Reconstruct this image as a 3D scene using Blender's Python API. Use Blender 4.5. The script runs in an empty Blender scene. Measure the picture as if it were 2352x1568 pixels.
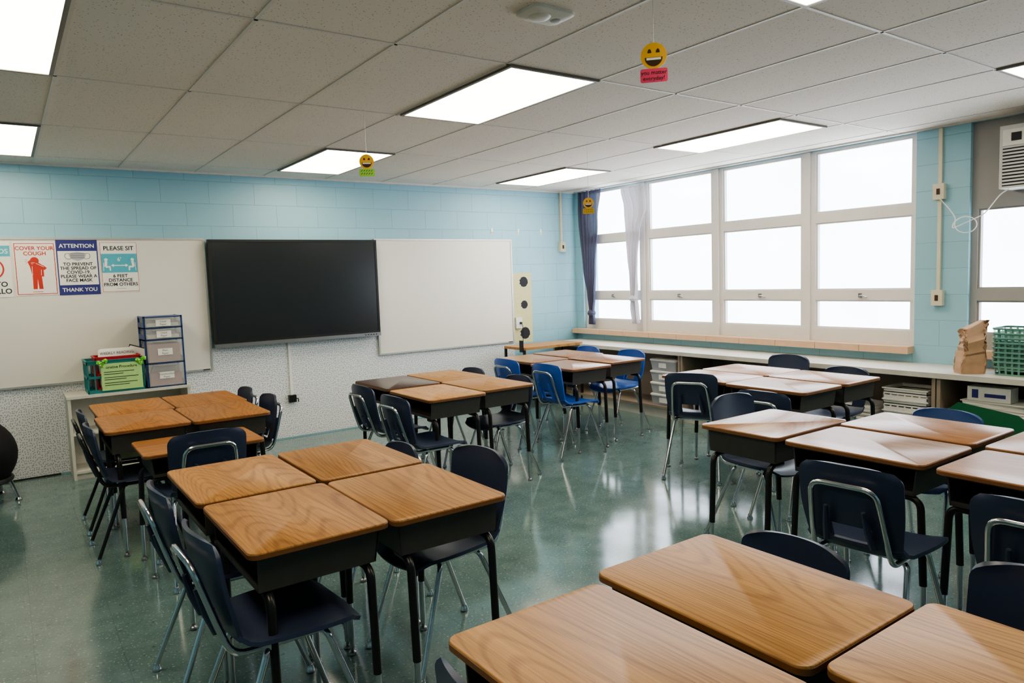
import bpy, bmesh, math, random
from mathutils import Vector, Matrix
random.seed(4)
PI = math.pi
sc = bpy.context.scene
COL = sc.collection
D, XR, CH = 7.0, 6.0, 2.555

# ------------------------------------------------------------------ materials
def lin(c):
    c = c / 255.0
    return c / 12.92 if c <= .04045 else ((c + .055) / 1.055) ** 2.4
def rgb(r, g, b, k=1.0): return (lin(r) * k, lin(g) * k, lin(b) * k, 1)
def base(name):
    m = bpy.data.materials.new(name); m.use_nodes = True
    nt = m.node_tree
    return m, nt, nt.nodes['Principled BSDF']
def N(nt, t, **kw):
    n = nt.nodes.new(t)
    for k, v in kw.items(): setattr(n, k, v)
    return n
def mixc(nt, fac, a, b):
    n = N(nt, 'ShaderNodeMix', data_type='RGBA')
    if isinstance(fac, float): n.inputs[0].default_value = fac
    else: nt.links.new(fac, n.inputs[0])
    for s, v in ((6, a), (7, b)):
        if isinstance(v, tuple): n.inputs[s].default_value = v
        else: nt.links.new(v, n.inputs[s])
    return n.outputs[2]
def math_(nt, op, a, b=None):
    n = N(nt, 'ShaderNodeMath', operation=op)
    for i, v in enumerate((a, b)):
        if v is None: continue
        if isinstance(v, (int, float)): n.inputs[i].default_value = v
        else: nt.links.new(v, n.inputs[i])
    return n.outputs[0]
def ramp(nt, fac, lo, hi):
    n = N(nt, 'ShaderNodeMapRange')
    nt.links.new(fac, n.inputs[0]); n.inputs[1].default_value = lo; n.inputs[2].default_value = hi
    return n.outputs[0]
def noise(nt, vec, scale, detail=3, dist=0):
    n = N(nt, 'ShaderNodeTexNoise')
    n.inputs['Scale'].default_value = scale; n.inputs['Detail'].default_value = detail
    n.inputs['Distortion'].default_value = dist
    nt.links.new(vec, n.inputs['Vector'])
    return n.outputs['Fac']
def bump(nt, b, h, strength, dist=.005):
    n = N(nt, 'ShaderNodeBump'); n.inputs['Strength'].default_value = strength; n.inputs['Distance'].default_value = dist
    nt.links.new(h, n.inputs['Height']); nt.links.new(n.outputs[0], b.inputs['Normal'])
def mat(name, c, rough=.5, metal=0, var=.08, scale=25, bmp=0, alpha=None, emit=0, trans=0, spec=None):
    m, nt, b = base(name)
    tc = N(nt, 'ShaderNodeTexCoord')
    f = noise(nt, tc.outputs['Object'], scale)
    lo = tuple(x * (1 - var) for x in c[:3]) + (1,); hi = tuple(min(1, x * (1 + var)) for x in c[:3]) + (1,)
    nt.links.new(mixc(nt, f, lo, hi), b.inputs['Base Color'])
    b.inputs['Roughness'].default_value = rough; b.inputs['Metallic'].default_value = metal
    if spec is not None: b.inputs['Specular IOR Level'].default_value = spec
    if bmp: bump(nt, b, f, bmp)
    if alpha is not None: b.inputs['Alpha'].default_value = alpha
    if trans: b.inputs['Transmission Weight'].default_value = trans
    if emit:
        b.inputs['Emission Color'].default_value = c; b.inputs['Emission Strength'].default_value = emit
    return m

def wood_mat(name, c1, c2, rough=.46, spec=.34):
    m, nt, b = base(name)
    tc = N(nt, 'ShaderNodeTexCoord'); oi = N(nt, 'ShaderNodeObjectInfo')
    add = N(nt, 'ShaderNodeVectorMath', operation='ADD'); nt.links.new(tc.outputs['Object'], add.inputs[0])
    off = N(nt, 'ShaderNodeCombineXYZ')
    for i, k in enumerate((37.0, 17.0, 5.0)): nt.links.new(math_(nt, 'MULTIPLY', oi.outputs['Random'], k), off.inputs[i])
    nt.links.new(off.outputs[0], add.inputs[1])
    def mp(s):
        n = N(nt, 'ShaderNodeVectorMath', operation='MULTIPLY'); nt.links.new(add.outputs[0], n.inputs[0]); n.inputs[1].default_value = s
        return n.outputs[0]
    rings = noise(nt, mp((.5, 3.4, .2)), 1.0, .6, 0)
    s = math_(nt, 'SINE', math_(nt, 'MULTIPLY', rings, 280.0))
    line = ramp(nt, s, .2, 1)                                   # thin darker growth lines
    fine = noise(nt, mp((5, 200, 4)), 1.0, 3)
    band = noise(nt, mp((.5, 20, 1)), 1.0, 2)                   # long soft bands along the grain
    fac = math_(nt, 'ADD', math_(nt, 'MULTIPLY', fine, .62), math_(nt, 'MULTIPLY', band, .38))
    fac = math_(nt, 'SUBTRACT', math_(nt, 'ADD', fac, .08), math_(nt, 'MULTIPLY', line, .16))
    col = mixc(nt, ramp(nt, fac, .28, .75), c2, c1)
    tint = mixc(nt, oi.outputs['Random'], (.9, .88, .86, 1), (1, 1, 1, 1))
    mul = N(nt, 'ShaderNodeMix', data_type='RGBA', blend_type='MULTIPLY'); mul.inputs[0].default_value = 1
    nt.links.new(col, mul.inputs[6]); nt.links.new(tint, mul.inputs[7])
    nt.links.new(mul.outputs[2], b.inputs['Base Color'])
    b.inputs['Roughness'].default_value = rough; b.inputs['Specular IOR Level'].default_value = spec
    return m

def block_mat(name, ax, c, cm):
    m, nt, b = base(name)
    tc = N(nt, 'ShaderNodeTexCoord'); sp = N(nt, 'ShaderNodeSeparateXYZ'); cb = N(nt, 'ShaderNodeCombineXYZ')
    nt.links.new(tc.outputs['Object'], sp.inputs[0]); nt.links.new(sp.outputs[ax], cb.inputs[0])
    nt.links.new(math_(nt, 'SUBTRACT', sp.outputs[2], .04), cb.inputs[1])
    br = N(nt, 'ShaderNodeTexBrick'); br.offset = .5
    nt.links.new(cb.outputs[0], br.inputs['Vector'])
    br.inputs['Scale'].default_value = 1; br.inputs['Brick Width'].default_value = .406; br.inputs['Row Height'].default_value = .203
    br.inputs['Mortar Size'].default_value = .0035; br.inputs['Mortar Smooth'].default_value = .6
    br.inputs['Color1'].default_value = c; br.inputs['Color2'].default_value = tuple(x * .96 for x in c[:3]) + (1,); br.inputs['Mortar'].default_value = cm
    nt.links.new(br.outputs['Color'], b.inputs['Base Color'])
    fi = noise(nt, tc.outputs['Object'], 160, 2)
    h = math_(nt, 'ADD', math_(nt, 'MULTIPLY', br.outputs['Fac'], -1.0), math_(nt, 'MULTIPLY', fi, .25))
    bump(nt, b, h, .5, .003)
    b.inputs['Roughness'].default_value = .42
    return m

def floor_mat():
    m, nt, b = base('waxed_tile_floor')
    tc = N(nt, 'ShaderNodeTexCoord'); v = tc.outputs['Object']
    f1 = noise(nt, v, 7, 5); f2 = noise(nt, v, 90, 2); f3 = noise(nt, v, 55, 2, .5)
    c = mixc(nt, ramp(nt, f1, .3, .7), rgb(91, 114, 112), rgb(106, 128, 125))
    c = mixc(nt, ramp(nt, f2, .63, .68), c, rgb(152, 170, 165))
    c = mixc(nt, ramp(nt, f3, .65, .71), c, rgb(76, 98, 98))
    br = N(nt, 'ShaderNodeTexBrick'); br.offset = 0
    nt.links.new(v, br.inputs['Vector']); br.inputs['Scale'].default_value = 1
    br.inputs['Brick Width'].default_value = .305; br.inputs['Row Height'].default_value = .305; br.inputs['Mortar Size'].default_value = .0012
    br.inputs['Color1'].default_value = (1, 1, 1, 1); br.inputs['Color2'].default_value = (.92, .94, .94, 1); br.inputs['Mortar'].default_value = (.6, .6, .6, 1)
    mul = N(nt, 'ShaderNodeMix', data_type='RGBA', blend_type='MULTIPLY'); mul.inputs[0].default_value = .7
    nt.links.new(c, mul.inputs[6]); nt.links.new(br.outputs['Color'], mul.inputs[7])
    nt.links.new(mul.outputs[2], b.inputs['Base Color'])
    nt.links.new(math_(nt, 'ADD', math_(nt, 'MULTIPLY', f1, .12), .065), b.inputs['Roughness'])
    b.inputs['Specular IOR Level'].default_value = .8
    bump(nt, b, noise(nt, v, 3.5, 2), .05, .02)
    return m

def ceil_mat():
    m, nt, b = base('acoustic_tile')
    tc = N(nt, 'ShaderNodeTexCoord'); v = tc.outputs['Object']
    vo = N(nt, 'ShaderNodeTexVoronoi'); vo.inputs['Scale'].default_value = 62; nt.links.new(v, vo.inputs['Vector'])
    big = noise(nt, v, 90, 2)
    h = math_(nt, 'ADD', vo.outputs['Distance'], math_(nt, 'MULTIPLY', big, .35))
    f = ramp(nt, h, .26, .38)
    cl = noise(nt, v, .7, 2)
    c0 = mixc(nt, ramp(nt, cl, .3, .7), rgb(231, 223, 213), rgb(237, 230, 221))
    nt.links.new(mixc(nt, f, rgb(150, 134, 120), c0), b.inputs['Base Color'])
    b.inputs['Roughness'].default_value = .9
    return m

def dots_mat(name, bg, fg, scale, thr):
    m, nt, b = base(name)
    tc = N(nt, 'ShaderNodeTexCoord'); sp = N(nt, 'ShaderNodeSeparateXYZ'); cb = N(nt, 'ShaderNodeCombineXYZ')
    nt.links.new(tc.outputs['Object'], sp.inputs[0]); nt.links.new(sp.outputs[0], cb.inputs[0]); nt.links.new(math_(nt, 'MULTIPLY', sp.outputs[2], .8), cb.inputs[1])
    vo = N(nt, 'ShaderNodeTexVoronoi', voronoi_dimensions='2D'); vo.inputs['Scale'].default_value = scale; vo.inputs['Randomness'].default_value = .7
    nt.links.new(cb.outputs[0], vo.inputs['Vector'])
    jn = noise(nt, cb.outputs[0], scale * 1.7, 1)
    h = math_(nt, 'ADD', vo.outputs['Distance'], math_(nt, 'MULTIPLY', jn, .25))
    nt.links.new(mixc(nt, ramp(nt, h, thr, thr + .07), fg, bg), b.inputs['Base Color'])
    b.inputs['Roughness'].default_value = .6
    return m

def glass_mat():
    m = bpy.data.materials.new('frosted_pane'); m.use_nodes = True; nt = m.node_tree
    nt.nodes.clear(); o = N(nt, 'ShaderNodeOutputMaterial'); t = N(nt, 'ShaderNodeBsdfTransparent'); g = N(nt, 'ShaderNodeBsdfGlossy'); x = N(nt, 'ShaderNodeMixShader')
    tc = N(nt, 'ShaderNodeTexCoord'); f = noise(nt, tc.outputs['Object'], 1.5, 4)
    nt.links.new(mixc(nt, f, (.74, .79, .85, 1), (.98, .98, .98, 1)), t.inputs[0]); g.inputs['Roughness'].default_value = .15
    x.inputs[0].default_value = .06
    nt.links.new(t.outputs[0], x.inputs[1]); nt.links.new(g.outputs[0], x.inputs[2]); nt.links.new(x.outputs[0], o.inputs[0])
    return m
def sheer_mat(name, c, a, tl=.15):
    m = bpy.data.materials.new(name); m.use_nodes = True; nt = m.node_tree
    nt.nodes.clear(); o = N(nt, 'ShaderNodeOutputMaterial')
    t = N(nt, 'ShaderNodeBsdfTransparent'); d = N(nt, 'ShaderNodeBsdfDiffuse'); l = N(nt, 'ShaderNodeBsdfTranslucent')
    tc = N(nt, 'ShaderNodeTexCoord'); f = noise(nt, tc.outputs['Object'], 40, 2)
    cc = mixc(nt, f, tuple(x * .85 for x in c[:3]) + (1,), c)
    nt.links.new(cc, d.inputs[0]); nt.links.new(cc, l.inputs[0])
    x1 = N(nt, 'ShaderNodeMixShader'); x1.inputs[0].default_value = tl; nt.links.new(d.outputs[0], x1.inputs[1]); nt.links.new(l.outputs[0], x1.inputs[2])
    x2 = N(nt, 'ShaderNodeMixShader'); x2.inputs[0].default_value = a; nt.links.new(t.outputs[0], x2.inputs[1]); nt.links.new(x1.outputs[0], x2.inputs[2])
    nt.links.new(x2.outputs[0], o.inputs[0])
    return m

M = {}
M['floor'] = floor_mat(); M['ceil'] = ceil_mat()
BLUE = rgb(150, 195, 211); BLM = rgb(130, 175, 192)
M['wall_x'] = block_mat('painted_block_front', 0, BLUE, BLM); M['wall_y'] = block_mat('painted_block_side', 1, BLUE, BLM)
M['tbar'] = mat('ceiling_tee', rgb(222, 217, 210), .5)
M['wood'] = wood_mat('oak_laminate', rgb(190, 138, 80), rgb(128, 84, 42))
M['wood_orange'] = wood_mat('amber_laminate', rgb(184, 126, 66), rgb(126, 78, 34))
M['wood_pale'] = wood_mat('pale_laminate', rgb(196, 148, 92), rgb(140, 97, 54))
M['wood_red'] = wood_mat('reddish_laminate', rgb(178, 128, 86), rgb(124, 82, 50), .3, .5)
M['wood_dark'] = wood_mat('walnut_laminate', rgb(84, 60, 50), rgb(52, 36, 30), .3, .5)
M['edge'] = mat('brown_edge_band', rgb(120, 80, 46), .5, 0, .15, 40)
M['metal_dark'] = mat('charcoal_enamel', rgb(76, 73, 70), .42, .2, .12)
M['light_rim'] = mat('grey_light_rim', rgb(128, 122, 116), .45, .2)
M['leg_black'] = mat('black_enamel_tube', rgb(40, 39, 40), .3, .3)
M['chrome'] = mat('chrome', rgb(205, 205, 208), .16, 1, .05)
M['steel'] = mat('dull_steel', rgb(150, 150, 150), .35, .9)
M['navy'] = mat('navy_plastic', rgb(47, 56, 80), .38, 0, .1, 60, .03)
M['royal'] = mat('royal_blue_plastic', rgb(42, 88, 172), .36, 0, .1, 60, .03)
M['slate'] = mat('slate_blue_plastic', rgb(58, 84, 138), .38, 0, .1, 60, .03)
M['white_board'] = mat('whiteboard_enamel', rgb(230, 226, 218), .25, 0, .02, 3)
M['alu'] = mat('aluminium_trim', rgb(196, 194, 190), .35, .6)
M['black_gloss'] = mat('screen_glass', rgb(36, 39, 42), .22, 0, .1, 2)
M['black'] = mat('black_plastic', rgb(26, 26, 27), .4)
M['dots'] = dots_mat('speckled_paper', rgb(226, 227, 229), rgb(154, 160, 169), 62, .32)
M['paper'] = mat('white_paper', rgb(238, 236, 230), .7, 0, .03)
M['red'] = mat('poster_red', rgb(200, 60, 44), .6); M['pblue'] = mat('poster_indigo', rgb(52, 56, 126), .6)
M['pteal'] = mat('poster_teal', rgb(84, 176, 196), .6); M['ink'] = mat('dark_ink', rgb(34, 34, 42), .7); M['grey'] = mat('poster_grey', rgb(176, 178, 182), .6)
M['window'] = mat('painted_window_frame', rgb(222, 217, 213), .45, 0, .06, 6)
M['grey_frame'] = mat('grey_window_frame', rgb(158, 155, 152), .5, 0, .06, 6)
M['pane'] = glass_mat()
M['sill'] = mat('glazed_sill_block', rgb(208, 174, 144), .3, 0, .14, 9)
M['counter'] = mat('worn_laminate_counter', rgb(200, 196, 188), .45, 0, .15, 8)
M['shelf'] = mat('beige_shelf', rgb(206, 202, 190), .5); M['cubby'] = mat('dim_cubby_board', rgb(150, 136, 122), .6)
M['clear'] = mat('clear_plastic', rgb(206, 206, 206), .2, 0, .1, 10, 0, .33)
M['bluep'] = mat('blue_plastic_frame', rgb(44, 72, 124), .4); M['teal'] = mat('teal_plastic', rgb(42, 124, 124), .45)
M['mint'] = mat('mint_plastic', rgb(104, 150, 138), .5); M['redp'] = mat('red_plastic', rgb(184, 40, 52), .45)
M['gpaper'] = mat('green_paper', rgb(176, 214, 138), .7); M['lime'] = dots_mat('lime_ribbon', rgb(106, 190, 40), rgb(235, 245, 220), 55, .3)
M['yell'] = mat('emoji_yellow', rgb(232, 178, 60), .5); M['pink'] = mat('pink_card', rgb(226, 76, 112), .6); M['gcard'] = mat('green_card', rgb(150, 205, 80), .6); M['ycard'] = mat('gold_card', rgb(206, 166, 52), .6)
M['brown'] = mat('emoji_brown', rgb(70, 44, 24), .6)
M['cream'] = mat('cream_paper', rgb(208, 205, 156), .7); M['beige'] = mat('beige_conduit', rgb(212, 204, 182), .5)
M['curtain_b'] = sheer_mat('slate_sheer', rgb(112, 113, 136), .82, .26); M['curtain_w'] = sheer_mat('white_sheer', rgb(232, 229, 236), .84, .22)
M['bag'] = mat('kraft_paper', rgb(180, 146, 118), .8, 0, .22, 14, .9); M['ac'] = mat('ac_plastic', rgb(206, 206, 204), .5)
M['white_p'] = mat('white_plastic', rgb(232, 230, 224), .45); M['pinkpaper'] = mat('pink_paper', rgb(190, 134, 126), .7)
M['green'] = mat('green_folder', rgb(24, 96, 62), .5); M['ball'] = mat('black_rubber', rgb(20, 20, 21), .7, spec=.25)
m, nt, b = base('diffuser_panel'); tc = N(nt, 'ShaderNodeTexCoord'); wv = N(nt, 'ShaderNodeTexWave'); wv.inputs['Scale'].default_value = 14; nt.links.new(tc.outputs['Object'], wv.inputs[0])
nt.links.new(mixc(nt, wv.outputs['Fac'], (1, .87, .62, 1), (1, .91, .72, 1)), b.inputs['Emission Color']); b.inputs['Emission Strength'].default_value = 11.0
M['lamp'] = m

# ------------------------------------------------------------------ mesh builder
class MB:
    def __init__(s): s.bm = bmesh.new()
    def face(s, vs):
        try: s.bm.faces.new(vs)
        except ValueError: pass
    def box(s, lo, hi, mtx=None):
        P = [Vector((x, y, z)) for z in (lo[2], hi[2]) for y in (lo[1], hi[1]) for x in (lo[0], hi[0])]
        if mtx: P = [mtx @ p for p in P]
        v = [s.bm.verts.new(p) for p in P]
        for f in ((0, 2, 3, 1), (4, 5, 7, 6), (0, 1, 5, 4), (2, 6, 7, 3), (0, 4, 6, 2), (1, 3, 7, 5)): s.face([v[i] for i in f])
        return s
    def loft(s, rings, cap=True, closed=True, skip=None):
        R = [[s.bm.verts.new(p) for p in r] for r in rings]
        n = len(R[0])
        for j, (a, b_) in enumerate(zip(R, R[1:])):
            for i in range(n if closed else n - 1):
                if skip and skip(j, i): continue
                s.face((a[i], a[(i + 1) % n], b_[(i + 1) % n], b_[i]))
        if cap: s.face(R[0][::-1]); s.face(R[-1])
        return s
    def tube(s, pts, r, n=10):
        pts = [Vector(p) for p in pts]; m = len(pts); rings = []; up = None
        for i, p in enumerate(pts):
            if i == 0: d = pts[1] - p
            elif i == m - 1: d = p - pts[-2]
            else: d = (pts[i + 1] - p).normalized() + (p - pts[i - 1]).normalized()
            d.normalize()
            up = d.orthogonal().normalized() if up is None else (up - d * up.dot(d)).normalized()
            v = d.cross(up); rr = r[i] if isinstance(r, (list, tuple)) else r
            rings.append([p + (up * math.cos(2 * PI * k / n) + v * math.sin(2 * PI * k / n)) * rr for k in range(n)])
        return s.loft(rings)
    def lathe(s, c, prof, n=20):
        c = Vector(c)
        return s.loft([[c + Vector((r * math.cos(2 * PI * k / n), r * math.sin(2 * PI * k / n), z)) for k in range(n)] for r, z in prof])
    def flat(s, pts, y):
        s.face([s.bm.verts.new((p[0], y, p[1])) for p in pts]); return s
    def shell(s, P, mask, th):
        ni, nj = len(P), len(P[0]); nrm = [[None] * nj for _ in range(ni)]
        for i in range(ni):
            for j in range(nj):
                a = P[min(i + 1, ni - 1)][j] - P[max(i - 1, 0)][j]; b_ = P[i][min(j + 1, nj - 1)] - P[i][max(j - 1, 0)]
                nrm[i][j] = a.cross(b_).normalized()
        A, B = {}, {}
        def g(dct, i, j, off):
            if (i, j) not in dct: dct[(i, j)] = s.bm.verts.new(P[i][j] + nrm[i][j] * off)
            return dct[(i, j)]
        ok = lambda i, j: 0 <= i < ni - 1 and 0 <= j < nj - 1 and mask(i, j)
        for i in range(ni - 1):
            for j in range(nj - 1):
                if not ok(i, j): continue
                q = ((i, j), (i + 1, j), (i + 1, j + 1), (i, j + 1))
                s.face([g(A, *k, th / 2) for k in q]); s.face([g(B, *k, -th / 2) for k in q[::-1]])
                for (k0, k1, ni_, nj_) in ((q[0], q[1], i, j - 1), (q[1], q[2], i + 1, j), (q[2], q[3], i, j + 1), (q[3], q[0], i - 1, j)):
                    if not ok(ni_, nj_): s.face([g(A, *k1, th / 2), g(A, *k0, th / 2), g(B, *k0, -th / 2), g(B, *k1, -th / 2)])
        return s
    def build(s, name, m, parent=None, smooth=True, angle=.7):
        bmesh.ops.recalc_face_normals(s.bm, faces=s.bm.faces)
        me = bpy.data.meshes.new(name); s.bm.to_mesh(me); s.bm.free()
        me.polygons.foreach_set('use_smooth', [smooth] * len(me.polygons))
        if smooth: me.set_sharp_from_angle(angle=angle)
        me.materials.append(M[m] if isinstance(m, str) else m)
        o = bpy.data.objects.new(name, me); COL.objects.link(o)
        if parent: o.parent = parent
        return o
def rnd(pts, r, k=5):
    pts = [Vector(p) for p in pts]; out = [pts[0]]
    for a, p, c in zip(pts, pts[1:], pts[2:]):
        l = min(r, (a - p).length * .49, (c - p).length * .49)
        s0 = p + (a - p).normalized() * l; s1 = p + (c - p).normalized() * l
        for i in range(k + 1):
            t = i / k; out.append(s0 * (1 - t) ** 2 + p * 2 * t * (1 - t) + s1 * t * t)
    return out + [pts[-1]]
def rrect(w, d, r, n=6):
    out = []
    for cx, cy, a in ((w / 2 - r, d / 2 - r, 0), (-w / 2 + r, d / 2 - r, PI / 2), (-w / 2 + r, -d / 2 + r, PI), (w / 2 - r, -d / 2 + r, 1.5 * PI)):
        for i in range(n + 1):
            t = a + PI / 2 * i / n; out.append((cx + r * math.cos(t), cy + r * math.sin(t)))
    return out
def ring(w, d, r, z, n=6, cx=0, cy=0): return [Vector((x + cx, y + cy, z)) for x, y in rrect(w, d, r, n)]
def circ(cx, cz, r, n=24, a0=0, a1=2 * PI, rz=None):
    full = abs(a1 - a0 - 2 * PI) < 1e-6
    return [(cx + r * math.cos(a0 + (a1 - a0) * i / n), cz + (rz or r) * math.sin(a0 + (a1 - a0) * i / n)) for i in range(n if full else n + 1)]
def rect(x0, z0, x1, z1): return [(x0, z0), (x1, z0), (x1, z1), (x0, z1)]
def seg(a, b_, w):
    a, b_ = Vector(a), Vector(b_); d = (b_ - a).normalized(); n = Vector((-d.y, d.x)) * w / 2
    return [tuple(a - n), tuple(b_ - n), tuple(b_ + n), tuple(a + n)]
def lettering(items, m, parent, y, name='lettering', bold=.0):
    bm = bmesh.new()
    for body, size, x, z, al in items:
        cu = bpy.data.curves.new('t', 'FONT'); cu.body = body; cu.size = size; cu.align_x = al; cu.offset = bold * size; cu.resolution_u = 3
        to = bpy.data.objects.new('t', cu); COL.objects.link(to)
        dg = bpy.context.evaluated_depsgraph_get()
        me = bpy.data.meshes.new_from_object(to.evaluated_get(dg))
        for v in me.vertices: v.co = (x + v.co.x, y, z + v.co.y)
        bm.from_mesh(me)
        bpy.data.objects.remove(to); bpy.data.meshes.remove(me); bpy.data.curves.remove(cu)
    me = bpy.data.meshes.new(name); bm.to_mesh(me); bm.free(); me.materials.append(M[m])
    o = bpy.data.objects.new(name, me); COL.objects.link(o); o.parent = parent
    return o
def tag(o, label, cat, group=None):
    o['label'] = label; o['category'] = cat
    if group: o['group'] = group
    return o
def thing(name, label, cat, loc=(0, 0, 0), rz=0, group=None):
    o = bpy.data.objects.new(name, None); COL.objects.link(o); o.location = loc; o.rotation_euler = (0, 0, rz); o.empty_display_size = .1
    return tag(o, label, cat, group)
def struct(o): o['kind'] = 'structure'; return o
def dup(root, loc, rz, label, scale=None):
    r = root.copy(); COL.objects.link(r); r.location = loc; r.rotation_euler = (0, 0, rz); r['label'] = label
    r.scale = scale or (1, 1, 1)
    for ch in list(root.children):
        c = ch.copy(); COL.objects.link(c); c.parent = r
        for g in list(ch.children):
            d = g.copy(); COL.objects.link(d); d.parent = c
    return r

# ------------------------------------------------------------------ room shell
X0, Y0 = -2.6, -1.8
WT = 2.542
struct(MB().box((X0, Y0, -.1), (XR + .25, D + .2, 0)).build('floor', 'floor', smooth=False))
struct(MB().box((X0, Y0, CH), (XR + .25, D + .2, CH + .1)).build('ceiling', 'ceil', smooth=False))
struct(MB().box((X0 - .2, D, 0), (XR + .25, D + .2, CH)).build('wall_front', 'wall_x', smooth=False))
struct(MB().box((X0 - .2, Y0, 0), (X0, D, CH)).build('wall_left', 'wall_y', smooth=False))
struct(MB().box((X0 - .2, Y0 - .2, 0), (XR + .25, Y0, CH)).build('wall_back', 'wall_x', smooth=False))
w = MB()
w.box((XR, Y0, 0), (XR + .25, D, .83)).box((XR, 2.44, .83), (XR + .25, 2.83, CH)).box((XR, 6.86, .83), (XR + .25, D, CH)).box((XR, Y0, .83), (XR + .25, .3, CH))
w.box((XR, .3, WT), (XR + .25, 2.44, CH)).box((XR, 2.83, WT), (XR + .25, 6.86, CH))
struct(w.build('wall_right', 'wall_y', smooth=False))
g = MB(); xs = [-.31 + .61 * k for k in range(-3, 11)]; ys = [6.62 - 1.22 * k for k in range(0, 7)]
for x in xs: g.box((x - .008, Y0, CH - .003), (x + .008, D, CH + .001))
for y in ys: g.box((X0, y - .008, CH - .003), (XR, y + .008, CH + .001))
g.box((X0, D - .018, CH - .018), (XR, D, CH)).box((XR - .018, Y0, CH - .014), (XR, D, CH))
struct(g.build('trim_1', 'tbar', smooth=False))
s = MB(); y = 2.83
while y < 6.97:
    y1 = min(y + .405, 6.985); s.box((5.90, y + .002, .785), (6.07, y1 - .002, .842)); y = y1
struct(s.build('trim_2', 'sill', smooth=False))
s = MB(); y = .3
while y < 2.43:
    y1 = min(y + .405, 2.46); s.box((5.90, y + .002, .785), (6.07, y1 - .002, .842)); y = y1
struct(s.build('trim_3', 'sill', smooth=False))
struct(MB().box((X0, D - .012, 0), (.3, D, .012)).box((5.0, D - .012, 0), (5.9, D, .1)).build('baseboard_front', 'ink', smooth=False))

# windows
def sash(parent, y0, y1, m, rails, panes, latch=True):
    f = MB(); xa, xb = 6.04, 6.10
    f.box((xa, y0, .842), (xb, y0 + .045, WT)).box((xa, y1 - .045, .842), (xb, y1, WT))
    for z0, z1 in rails: f.box((xa, y0 + .045, z0), (xb, y1 - .045, z1))
    for z0, z1 in panes:
        for q in ((y0 + .045, y0 + .06, z0, z1), (y1 - .06, y1 - .045, z0, z1), (y0 + .06, y1 - .06, z0, z0 + .012), (y0 + .06, y1 - .06, z1 - .012, z1)):
            f.box((xa + .012, q[0], q[2]), (xb - .012, q[1], q[3]))
    sh = f.build('sash', m, parent, False)
    for z0, z1 in panes: MB().box((6.075, y0 + .045, z0), (6.079, y1 - .045, z1)).build('pane', 'pane', sh, False)
    if latch:
        yc = (y0 + y1) / 2; l = MB().box((6.02, yc - .012, 1.235), (6.04, yc + .012, 1.27))
        l.tube([(6.018, yc, 1.25), (6.01, yc - .03, 1.25), (6.01, yc - .07, 1.235)], .007, 8); l.build('latch', 'steel', sh)
    return sh
w1 = struct(bpy.data.objects.new('window_1', None)); COL.objects.link(w1)
R1 = [(.842, .96), (1.21, 1.30), (1.90, 1.99), (2.52, WT)]; P1 = [(.96, 1.21), (1.30, 1.90), (1.99, 2.52)]
for a, c in ((2.83, 3.765), (3.815, 4.785), (4.835, 5.815), (5.865, 6.86)): sash(w1, a, c, 'window', R1, P1)
for c in (3.79, 4.81, 5.84): MB().box((6.02, c - .025, .842), (6.12, c + .025, WT)).build('mullion', 'window', w1, False)
w2 = struct(bpy.data.objects.new('window_2', None)); COL.objects.link(w2)
R2 = [(.842, .96), (1.21, 1.30), (1.90, WT)]; P2 = [(.96, 1.21), (1.30, 1.90)]
sash(w2, 1.395, 2.44, 'grey_frame', R2, P2, False); sash(w2, .3, 1.345, 'grey_frame', R2, P2, False)
MB().box((6.02, 1.345, .842), (6.12, 1.395, WT)).build('mullion', 'grey_frame', w2, False)

# ------------------------------------------------------------------ ceiling lights
def make_light(label):
    t = thing('ceiling_light', label, 'ceiling light', group='recessed fluorescent ceiling lights')
    f = MB(); a, c, e = .295, .60, .018
    f.box((-a, -c, -.014), (a, -c + e, 0)).box((-a, c - e, -.014), (a, c, 0)).box((-a, -c + e, -.014), (-a + e, c - e, 0)).box((a - e, -c + e, -.014), (a, c - e, 0))
    f.build('frame', 'light_rim', t, False)
    MB().box((-a + e, -c + e, -.010), (a - e, c - e, -.003)).build('diffuser', 'lamp', t, False)
    return t
L = None
rowl = ['nearest the camera', 'in the middle row', 'in the far row']
coll = ['on the left side', 'in the centre', 'on the window side']
for j, yy in enumerate((1.13, 3.55, 6.01)):
    for i, xx in enumerate((-.005, 2.435, 4.84)):
        lab = 'glowing rectangular ceiling light ' + rowl[j] + ', ' + coll[i]
        y_ = 3.67 if (i, j) == (2, 1) else yy
        if L is None:
            L = make_light(lab); L.location = (xx, y_, CH)
        else: dup(L, (xx, y_, CH), 0, lab)

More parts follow.
